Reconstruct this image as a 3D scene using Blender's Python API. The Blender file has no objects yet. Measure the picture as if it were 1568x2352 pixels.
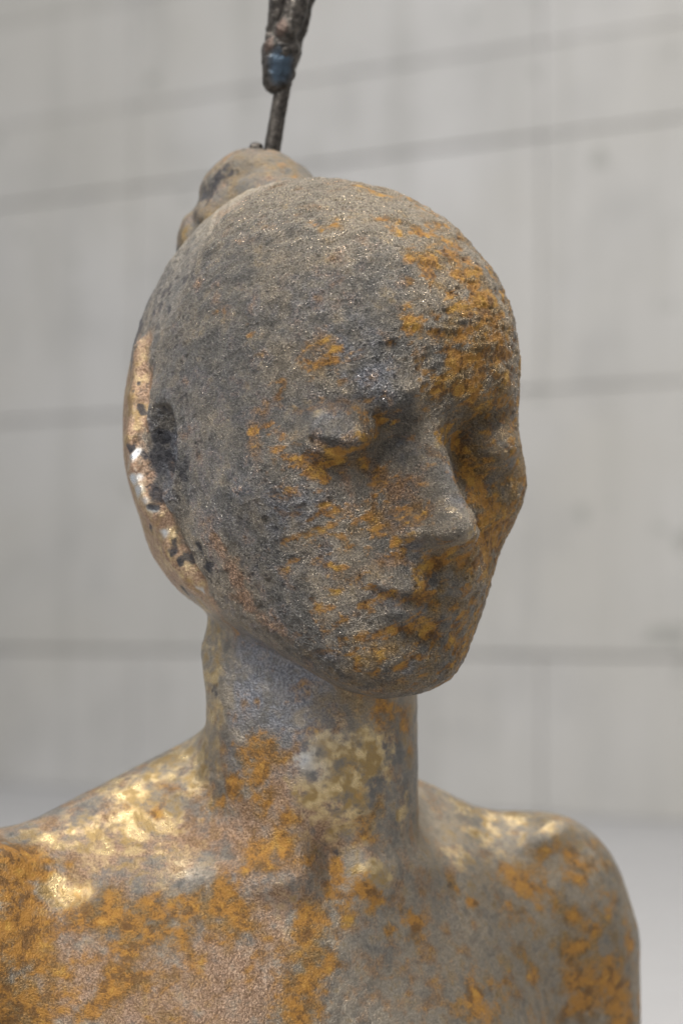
import bpy, bmesh, math, random
import numpy as np
from mathutils import Vector, Matrix

# ------------------------------------------------------------------ camera, world, lights
S = bpy.context.scene
ZC = 0.30                                   # height of the lens above the floor
cam_data = bpy.data.cameras.new('camera')
cam = bpy.data.objects.new('camera', cam_data)
S.collection.objects.link(cam)
cam.location = (0, -1.18, ZC)
cam.rotation_euler = (math.radians(90), 0, 0)
cam_data.sensor_fit = 'VERTICAL'
cam_data.sensor_height = 23.5
cam_data.sensor_width = 15.6
cam_data.lens = 60
cam_data.shift_y = (1400 - 1176) / 2352
cam_data.clip_end = 100
cam_data.clip_start = 0.05
cam_data.dof.use_dof = True
cam_data.dof.focus_distance = 1.105
cam_data.dof.aperture_fstop = 4.4
S.camera = cam

W = bpy.data.worlds.new('World'); S.world = W; W.use_nodes = True
bg = W.node_tree.nodes['Background']
bg.inputs['Color'].default_value = (0.97, 0.975, 1.0, 1)
bg.inputs['Strength'].default_value = 0.51

def area(name, loc, target, size, energy, color, size_y=None):
    d = bpy.data.lights.new(name, 'AREA'); d.energy = energy; d.color = color
    d.shape = 'RECTANGLE'; d.size = size; d.size_y = size_y or size
    o = bpy.data.objects.new(name, d); S.collection.objects.link(o)
    o.location = loc
    o.rotation_euler = (Vector(target) - Vector(loc)).to_track_quat('-Z', 'Y').to_euler()
    return o
WARM = (1.0, 0.93, 0.83)
area('light_panel', (-1.2, -1.4, 2.7), (0, 0.1, 0.4), 1.1, 68, (1.0, 0.985, 0.96), 0.9)
area('ceiling_light', (0.5, 0.0, 2.9), (0.3, 0.6, 0.3), 1.2, 24, (1.0, 0.97, 0.93), 0.8)
area('ceiling_light', (-0.9, 1.6, 3.2), (-0.6, 3.2, 0.6), 1.8, 16, (0.96, 0.975, 1.0), 0.9)
area('track_lamp', (-1.5, 0.25, 2.5), (-0.1, 0, 0.3), 0.14, 13, (1.0, 0.95, 0.88))
area('track_lamp', (-0.25, -0.95, 2.7), (0, 0, 0.3), 0.14, 24, WARM)
area('track_lamp', (0.9, 0.9, 2.5), (0.1, 0.05, 0.3), 0.14, 20, WARM)

S.view_settings.view_transform = 'Standard'
S.view_settings.look = 'None'
S.view_settings.gamma = 1
S.view_settings.use_curve_mapping = False
S.view_settings.exposure = 0.0
S.cycles.use_denoising = True
S.cycles.max_bounces = 3
S.cycles.use_adaptive_sampling = True
S.cycles.adaptive_threshold = 0.02

COL = S.collection
rng = np.random.default_rng(7)
CLAY = False

# ------------------------------------------------------------------ numpy noise
def _hash(ix, iy, iz, seed):
    h = (ix.astype(np.uint32) * np.uint32(374761393) + iy.astype(np.uint32) * np.uint32(668265263)
         + iz.astype(np.uint32) * np.uint32(2147483647) + np.uint32(seed * 974711 & 0xffffffff))
    h = (h ^ (h >> np.uint32(13))) * np.uint32(1274126177)
    h = h ^ (h >> np.uint32(16))
    return (h & np.uint32(0xffff)).astype(np.float32) / 32767.5 - 1.0

def vnoise(P, freq, seed=0):
    """value noise, -1..1"""
    q = P.astype(np.float32) * np.float32(freq) + np.float32(1000.0 + 17.31 * (seed % 23))
    i = np.floor(q).astype(np.int64)
    f = q - i.astype(np.float32)
    f = f * f * f * (f * (f * 6 - 15) + 10)
    out = 0
    for dx in (0, 1):
        wx = f[:, 0] if dx else 1 - f[:, 0]
        for dy in (0, 1):
            wy = f[:, 1] if dy else 1 - f[:, 1]
            for dz in (0, 1):
                wz = f[:, 2] if dz else 1 - f[:, 2]
                out = out + wx * wy * wz * _hash(i[:, 0] + dx, i[:, 1] + dy, i[:, 2] + dz, seed)
    return out

_ROT = np.array(Matrix.Rotation(1.1, 3, 'X') @ Matrix.Rotation(0.8, 3, 'Y') @ Matrix.Rotation(0.6, 3, 'Z'), np.float32)
def fbm(P, freq, octs=3, seed=0, gain=0.5):
    a, s, t = 1.0, 0, 0
    for k in range(octs):
        P = P @ _ROT
        s = s + a * vnoise(P, freq * 2.03 ** k, seed + k * 5); t += a; a *= gain
    return s / t

# ------------------------------------------------------------------ implicit sculpting (all in cm; origin at lens height)
def smin(a, b, k):
    h = np.clip(0.5 + 0.5 * (b - a) / k, 0, 1)
    return b + (a - b) * h - k * h * (1 - h)
def smax(a, b, k):
    return -smin(-a, -b, k)
def ell(P, c, r):
    c = np.array(c, np.float32); r = np.array(r, np.float32)
    q = (P - c) / r
    k0 = np.sqrt((q * q).sum(1)) + 1e-6
    k1 = np.sqrt(((q / r) ** 2).sum(1)) + 1e-6
    return k0 * (k0 - 1) / k1
def cap(P, a, b, ra, rb):
    a = np.array(a, np.float32); b = np.array(b, np.float32)
    d = b - a
    t = np.clip(((P - a) @ d) / (d @ d), 0, 1)
    return np.sqrt(((P - a - t[:, None] * d) ** 2).sum(1)) - (ra + (rb - ra) * t)
def gau(P, c, s):
    q = (P - np.array(c, np.float32)) / np.array(s, np.float32)
    return np.exp(-0.5 * (q * q).sum(1))
def seg_gau(P, a, b, s):
    a = np.array(a, np.float32); b = np.array(b, np.float32); d = b - a
    t = np.clip(((P - a) @ d) / (d @ d), 0, 1)
    return np.exp(-0.5 * ((P - a - t[:, None] * d) ** 2).sum(1) / (s * s))

# head frame
YAW, PITCH, ROLL = math.radians(33), math.radians(0), math.radians(2.5)
HC = np.array([-0.90, 0.0, 7.86], np.float32)        # head centre, at eye level
def rot_frame(yaw, pitch, roll):
    # columns: right (r), forward (f), up (u) in world; yaw turns the face to image right
    r = np.array([math.cos(yaw), math.sin(yaw), 0]); f = np.array([math.sin(yaw), -math.cos(yaw), 0]); u = np.array([0, 0, 1.])
    f2 = f * math.cos(pitch) - u * math.sin(pitch); u2 = u * math.cos(pitch) + f * math.sin(pitch)
    # roll about the viewing axis (world Y): clockwise in the picture
    c, s = math.cos(roll), math.sin(roll)
    R = np.array([[c, 0, s], [0, 1, 0], [-s, 0, c]])
    return (R @ np.stack([r, f2, u2], 1)).astype(np.float32)
HR = rot_frame(YAW, PITCH, ROLL)
TR = rot_frame(math.radians(24), 0, 0)
TC = np.array([-2.9, 3.2, -11.0], np.float32)        # torso frame: at the neck pit's height, on the spine axis
def to_head(P): return (P - HC) @ HR
def to_torso(P): return (P - TC) @ TR

#        u     front  back   halfwidth
PROF = np.array([
    [ 12.6,  -1.5,  -1.6,  0.02],
    [ 11.6,   0.8,  -3.0,  1.6],
    [ 11.0,   2.9,  -4.6,  3.1],
    [ 10.0,   5.0,  -6.0,  4.6],
    [  8.0,   7.5,  -7.9,  6.4],
    [  6.0,   8.9,  -8.9,  7.3],
    [  4.0,   9.45,  -9.4,  7.8],
    [  2.0,   9.4,  -9.5,  7.9],
    [  0.0,   9.05,  -9.3,  7.9],
    [ -2.0,   8.9,  -9.3,  7.75],
    [ -4.0,   8.8,  -8.8,  7.35],
    [ -6.0,   8.7,  -8.0,  6.7],
    [ -7.5,   8.6,  -6.0,  5.9],
    [ -9.0,   8.6,  -1.4,  4.7],
    [-10.0,   8.5,   1.6,  3.7],
    [-10.8,   8.1,   3.4,  2.7],
    [-11.3,   7.2,   4.6,  1.6],
    [-11.6,   6.0,   5.8,  0.02]])
def prof(u):
    x = -PROF[:, 0]; v = -u
    # cubic (Catmull-Rom on non-uniform knots) through tangents
    out = []
    for c in (1, 2, 3):
        y = PROF[:, c]; m = np.gradient(y, x)
        i = np.clip(np.searchsorted(x, v) - 1, 0, len(x) - 2)
        h = (x[i + 1] - x[i]); t = np.clip((v - x[i]) / h, 0, 1)
        t2 = t * t; t3 = t2 * t
        out.append(((2*t3-3*t2+1)*y[i] + (t3-2*t2+t)*h*m[i] + (-2*t3+3*t2)*y[i+1] + (t3-t2)*h*m[i+1]).astype(np.float32))
    return out

SEAM = [(-8.0, -2.2, 2.2), (-8.0, -2.0, 1.0), (-8.2, -1.8, -0.7), (-8.2, -1.4, -2.1), (-7.7, -0.7, -3.6), (-7.0, -0.1, -5.4), (-6.3, 0.6, -6.9)]
RIM = [(-7.6, -3.4, 3.4), (-7.9, -3.0, 1.2), (-8.2, -2.6, -0.7), (-8.1, -2.2, -2.1), (-7.7, -1.6, -3.6), (-6.9, -1.0, -5.6), (-6.3, -0.5, -6.8)]
def head_sdf(P):
    L = to_head(P)
    r, f, u = L[:, 0], L[:, 1], L[:, 2]
    fr, bk, w = prof(u)
    w = np.maximum(w, 0.05)
    fc = 0.5 * (fr + bk); hd = np.maximum(0.5 * (fr - bk), 0.05)
    # widest point sits behind the middle on the skull
    fcw = fc
    lowf = 1 / (1 + np.exp((u - 1.0) / 1.2)) / (1 + np.exp((-7.8 - u) / 0.9))
    ne = np.where(f > fc, 2.2 + 0.65 * lowf, 2.2)
    q = (np.abs(r / w) ** ne + np.abs((f - fcw) / hd) ** ne) ** (1 / ne)
    d = (q - 1) * np.minimum(w, hd) * 0.85
    d = smax(np.maximum(d, -11.6 - u), u - 11.55, 0.9)
    A = np.stack([np.abs(r), f, u], 1)              # mirrored for symmetric features
    # ---- soft forms
    d = d - 0.35 * gau(A, (6.2, 5.8, -2.0), (1.6, 2.0, 1.3))            # cheek bones
    d = d + 0.30 * gau(A, (7.2, 5.4, 1.0), (1.2, 1.6, 1.3))             # temples
    d = d + 0.25 * gau(A, (5.0, 7.2, -5.2), (1.6, 2.0, 1.6))            # cheek hollows
    d = d - 0.06 * seg_gau(A, (1.2, 9.6, 1.6), (3.8, 9.0, 1.8), 0.9)    # brows
    d = d - 0.10 * seg_gau(A, (3.8, 9.0, 1.8), (6.2, 7.6, 0.3), 0.8)
    d = d + 0.32 * gau(A, (2.0, 9.1, -0.6), (0.8, 1.6, 0.9))            # inner corners
    d = d + 0.50 * gau(A, (3.9, 8.6, -0.45), (1.9, 1.6, 1.6))
    d = d + 0.05 * seg_gau(A, (3.0, 8.9, 1.3), (5.8, 8.0, 0.7), 0.40)   # fold above the lid
    # closed eyes: wide lids over the ball, lash line, fold under the lid
    e = np.minimum(ell(L, (3.6, 7.15, -0.45), (1.85, 1.72, 1.6)), ell(L, (-3.9, 7.12, -0.45), (2.05, 1.75, 1.65)))
    d = d - 0.24 * gau(A, (2.3, 9.0, 0.95), (1.0, 1.2, 0.7))
    d = d + 0.35 * gau(L, (2.3, 9.0, -0.4), (0.9, 1.5, 1.0))
    d = smin(d, e, 0.22)
    d = d + 0.24 * seg_gau(A, (2.2, 8.4, -0.95), (3.85, 8.9, -1.35), 0.15)
    d = d + 0.24 * seg_gau(A, (3.85, 8.9, -1.35), (5.6, 8.1, -0.90), 0.15)
    d = d + 0.12 * seg_gau(A, (2.1, 8.5, -1.85), (3.7, 8.8, -2.25), 0.24)
    d = d + 0.10 * seg_gau(A, (3.7, 8.8, -2.25), (5.2, 8.1, -1.85), 0.24)
    # nose
    n = cap(L, (-0.1, 8.1, 2.8), (-0.15, 8.42, -0.8), 0.75, 0.58)
    n = smin(n, cap(L, (-0.15, 8.42, -0.8), (0, 10.3, -3.9), 0.64, 0.90), 0.5)
    n = smin(n, ell(L, (0, 10.35, -4.2), (1.02, 1.05, 0.88)), 0.45)
    n = smin(n, ell(A, (1.35, 9.2, -4.4), (0.66, 1.05, 0.62)), 0.4)
    n = smin(n, cap(L, (0, 8.5, -1.8), (0, 8.9, -4.0), 0.95, 1.15), 0.6)
    n = smax(n, -(u + 4.95 + 0.02 * (f - 9)), 0.8)
    d = smin(d, n, 0.6)
    # lips: philtrum shelf, upper lip, parting line, lower lip, crease, chin
    d = d - 0.30 * gau(A, (0.5, 8.9, -5.3), (1.6, 1.0, 0.5))
    d = d - 0.48 * gau(A, (0.8, 9.0, -6.35), (1.9, 1.3, 0.70))          # muzzle above the lip
    d = d + 0.10 * gau(A, (0.0, 9.3, -5.9), (0.32, 1.0, 0.5))
    d = d - 0.18 * gau(A, (0.9, 9.2, -6.95), (1.4, 1.0, 0.34))
    d = d + 0.09 * seg_gau(A, (0, 9.5, -7.35), (2.5, 8.7, -7.0), 0.18)
    d = d - 0.36 * gau(A, (0.5, 9.2, -7.85), (1.6, 1.2, 0.46))
    d = d + 0.05 * gau(A, (0, 9.0, -8.65), (1.6, 1.1, 0.30))
    d = d - 0.24 * gau(A, (0.4, 8.7, -9.8), (1.5, 1.2, 0.8))
    # ear: rim, hollow, and on the near side the open seam between face shell and back shell
    d = smin(d, ell(A, (7.5, -1.0, -1.2), (0.8, 1.9, 2.9)), 0.8)
    d = smax(d, -ell(A, (8.35, -0.25, -1.1), (1.15, 1.15, 2.1)), 0.35)
    for a_, b_ in zip(SEAM, SEAM[1:]):
        d = d + 0.50 * seg_gau(L, a_, b_, 0.24)
    for a_, b_ in zip(RIM, RIM[1:]):
        d = d - 0.38 * seg_gau(L, a_, b_, 0.34)
    # hair shell behind the ears
    d = d - 0.40 * gau(A, (6.0, -6.2, 0.3), (2.4, 2.4, 2.4))
    # ledge where the plaster face meets the hair
    d = d + 0.30 / (1 + np.exp(np.clip((f + 0.3) / 0.10, -40, 40))) * gau(L, (-6.2, -1.8, 7.0), (2.0, 1.6, 1.9))
    return d, L

def bun_sdf(P):
    L = to_head(P)
    d = ell(L, (-0.2, -6.2, 10.6), (3.2, 3.0, 3.0))
    d = smin(d, ell(L, (-1.0, -7.1, 8.9), (2.6, 2.3, 2.3)), 1.1)
    d = smin(d, ell(L, (0.2, -3.5, 10.75), (2.1, 3.0, 1.1)), 1.2)
    d = d + 0.40 * seg_gau(L, (-1.6, -4.0, 12.9), (-3.2, -6.0, 11.4), 0.28) + 0.25 * seg_gau(L, (-2.6, -8.0, 11.0), (-3.4, -6.0, 9.4), 0.3)
    d = d + 0.45 * gau(L, (-2.7, -6.6, 11.2), (1.1, 1.4, 0.5)) + 0.3 * gau(L, (-2.2, -5.4, 12.2), (0.5, 1.2, 0.5))
    return d

def body_sdf(P):
    T = to_torso(P)
    A = np.stack([np.abs(T[:, 0]), T[:, 1], T[:, 2]], 1)
    # chest and waist
    d = ell(T, (0, -0.6, -14.0), (15.0, 8.6, 17.0))
    d = smin(d, ell(T, (0, -0.9, -5.5), (15.0, 6.6, 7.0)), 2.0)
    d = smin(d, ell(T, (0, -0.6, -30), (12.0, 8.0, 22.0)), 2.0)
    # trapezius
    d = smin(d, cap(A, (1.5, -2.2, 3.0), (13.5, -2.2, -2.5), 2.6, 2.5), 2.5)
    # shoulders, arms
    d = smin(d, ell(A, (15.0, -1.6, -4.3), (3.9, 4.4, 5.0)), 3.0)
    d = smin(d, cap(A, (15.7, -1.6, -6.0), (16.5, -1.2, -40.0), 3.9, 3.4), 1.0)
    # collar bones
    d = d - 0.62 * seg_gau(A, (1.8, 5.6, -0.9), (8.0, 5.4, 0.2), 0.8)
    d = d - 0.50 * seg_gau(A, (8.0, 5.4, 0.2), (14.2, 1.0, 0.6), 0.8)
    # breast swell
    d = d - 1.0 * gau(A, (7.5, 7.0, -14.0), (4.0, 3.0, 4.5))
    d = d + 1.0 * gau(A, (6.0, 4.2, 1.7), (2.4, 1.8, 1.0))      # hollows above collar bones
    d = d + 0.35 * gau(A, (10.5, 4.6, -2.8), (2.6, 2.0, 1.8))    # below collar bones
    # neck
    n = cap(P, (-1.4, 2.3, -14.0), (-1.3, 1.0, 3.0), 4.95, 4.7)
    n = n - 0.45 * seg_gau(A, (0.9, 5.3, -0.6), (4.0, 1.6, 9.0), 0.7)
    d = smin(d, n, 1.8)
    d = d - 0.60 * gau(A, (2.0, 6.0, -0.7), (0.9, 1.2, 0.6))    # heads of the collar bones
    d = d + 0.9 * gau(T, (0.0, 6.3, 0.1), (0.75, 1.5, 1.1))      # pit of the neck
    return d

def bust_sdf(P):
    h, _ = head_sdf(P)
    b = body_sdf(P)
    return smin(h, b, 0.9)

def surface_nets(F, lo, hi, step, zcut=None):
    n = [int(math.ceil((hi[k] - lo[k]) / step)) + 1 for k in range(3)]
    xs = [lo[k] + step * np.arange(n[k], dtype=np.float32) for k in range(3)]
    V = np.empty(n, np.float32)
    Y, Z = np.meshgrid(xs[1], xs[2], indexing='ij')
    for a in range(0, n[0], 16):
        b = min(a + 16, n[0])
        X = np.repeat(xs[0][a:b], Y.size)
        P = np.stack([X, np.tile(Y.ravel(), b - a), np.tile(Z.ravel(), b - a)], 1)
        V[a:b] = F(P).reshape(b - a, n[1], n[2])
    ins = V < 0
    cnt = np.zeros([k - 1 for k in n], np.int8)
    cs = [(dx, dy, dz) for dx in (0, 1) for dy in (0, 1) for dz in (0, 1)]
    sl = lambda dx, dy, dz: (slice(dx, n[0] - 1 + dx), slice(dy, n[1] - 1 + dy), slice(dz, n[2] - 1 + dz))
    for c in cs: cnt += ins[sl(*c)]
    act = (cnt > 0) & (cnt < 8)
    idx = -np.ones(act.shape, np.int64)
    cells = np.argwhere(act); idx[act] = np.arange(len(cells))
    acc = np.zeros((len(cells), 3), np.float32); num = np.zeros(len(cells), np.float32)
    for a in cs:
        for ax in range(3):
            if a[ax]: continue
            b = list(a); b[ax] = 1
            va = V[tuple((cells + np.array(a)).T)]; vb = V[tuple((cells + np.array(b)).T)]
            m = (va < 0) != (vb < 0)
            t = np.where(m, va / np.where(va == vb, 1, va - vb), 0)
            p = np.tile(np.array(a, np.float32), (len(cells), 1)); p[:, ax] += t
            acc[m] += p[m]; num[m] += 1
    verts = (cells + acc / num[:, None]) * step + np.array(lo, np.float32)
    quads = []
    for ax in range(3):
        o1, o2 = (ax + 1) % 3, (ax + 2) % 3
        A_ = [slice(None)] * 3; B_ = [slice(None)] * 3
        A_[ax] = slice(0, n[ax] - 1); B_[ax] = slice(1, n[ax])
        cr = ins[tuple(A_)] != ins[tuple(B_)]
        e = np.argwhere(cr)
        ok = (e[:, o1] > 0) & (e[:, o2] > 0) & (e[:, o1] < n[o1] - 1) & (e[:, o2] < n[o2] - 1)
        e = e[ok]
        flip = ~ins[tuple(e.T)]
        def cell(d1, d2):
            c = e.copy(); c[:, o1] -= d1; c[:, o2] -= d2
            return idx[tuple(c.T)]
        q = np.stack([cell(1, 1), cell(0, 1), cell(0, 0), cell(1, 0)], 1)
        q[flip] = q[flip][:, ::-1]
        quads.append(q)
    return verts.astype(np.float32), np.concatenate(quads)

def project(F, V, iters=2, h=0.04):
    K = np.array([[1, -1, -1], [-1, -1, 1], [-1, 1, -1], [1, 1, 1]], np.float32)
    for _ in range(iters):
        g = 0; s = 0
        for k in K:
            v = F(V + k * h); g = g + v[:, None] * k; s = s + v
        g = g / (4 * h); d = s / 4
        gg = (g * g).sum(1) + 1e-4
        V = V - np.clip(d / gg, -0.3, 0.3)[:, None] * g
    return V

def subdivide(V, Q):
    E = np.concatenate([Q[:, [0, 1]], Q[:, [1, 2]], Q[:, [2, 3]], Q[:, [3, 0]]])
    Es = np.sort(E, 1)
    key = Es[:, 0].astype(np.int64) * len(V) + Es[:, 1]
    u, inv = np.unique(key, return_inverse=True)
    ea, eb = u // len(V), u % len(V)
    fp = V[Q].mean(1)
    nQ, nE = len(Q), len(u)
    # Catmull-Clark positions
    esum = np.zeros((nE, 3), np.float64); ec = np.zeros(nE)
    fidx = np.tile(np.arange(nQ), 4)
    np.add.at(esum, inv, fp[fidx]); np.add.at(ec, inv, 1)
    ep = np.where((ec == 2)[:, None], (V[ea] + V[eb] + esum) / (2 + ec)[:, None], (V[ea] + V[eb]) / 2)
    mid = (V[ea] + V[eb]) / 2
    val = np.zeros(len(V)); np.add.at(val, ea, 1); np.add.at(val, eb, 1)
    Rm = np.zeros((len(V), 3)); np.add.at(Rm, ea, mid); np.add.at(Rm, eb, mid); Rm /= val[:, None]
    fs = np.zeros((len(V), 3)); fc = np.zeros(len(V))
    for k in range(4): np.add.at(fs, Q[:, k], fp); np.add.at(fc, Q[:, k], 1)
    Fm = fs / fc[:, None]
    vp = (Fm + 2 * Rm + (val - 3)[:, None] * V) / val[:, None]
    N = len(V)
    e0, e1, e2, e3 = [N + inv[k * nQ:(k + 1) * nQ] for k in range(4)]
    c = N + nE + np.arange(nQ)
    Q2 = np.concatenate([np.stack([Q[:, 0], e0, c, e3], 1), np.stack([e0, Q[:, 1], e1, c], 1),
                         np.stack([c, e1, Q[:, 2], e2], 1), np.stack([e3, c, e2, Q[:, 3]], 1)])
    return np.concatenate([vp, ep, fp]).astype(np.float32), Q2

def vnormals(V, Q):
    n = np.cross(V[Q[:, 2]] - V[Q[:, 0]], V[Q[:, 3]] - V[Q[:, 1]])
    N = np.zeros((len(V), 3))
    for k in range(4):
        for a in range(3):
            N[:, a] += np.bincount(Q[:, k], n[:, a], len(V))
    return (N / (np.linalg.norm(N, axis=1, keepdims=True) + 1e-12)).astype(np.float32)

def mesh_obj(name, V, Q, mat, parent=None, smooth=True, attrs=None):
    """V in cm about the lens-height origin -> metres in the world"""
    me = bpy.data.meshes.new(name)
    P = V * 0.01; P = P + np.array([0, 0, ZC], np.float32)
    me.vertices.add(len(P)); me.vertices.foreach_set('co', P.astype(np.float32).ravel())
    k = Q.shape[1]
    me.loops.add(Q.size); me.loops.foreach_set('vertex_index', Q.astype(np.int32).ravel())
    me.polygons.add(len(Q)); me.polygons.foreach_set('loop_start', np.arange(0, Q.size, k, dtype=np.int32))
    me.update(calc_edges=True); me.validate()
    me.polygons.foreach_set('use_smooth', np.full(len(me.polygons), smooth))
    for n_, a in (attrs or {}).items():
        if a.ndim == 1:
            at = me.attributes.new(n_, 'FLOAT', 'POINT'); at.data.foreach_set('value', a.astype(np.float32))
        else:
            at = me.attributes.new(n_, 'FLOAT_COLOR', 'POINT'); at.data.foreach_set('color', a.astype(np.float32).ravel())
    me.materials.append(mat)
    o = bpy.data.objects.new(name, me); COL.objects.link(o)
    if parent: o.parent = parent
    return o

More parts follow.
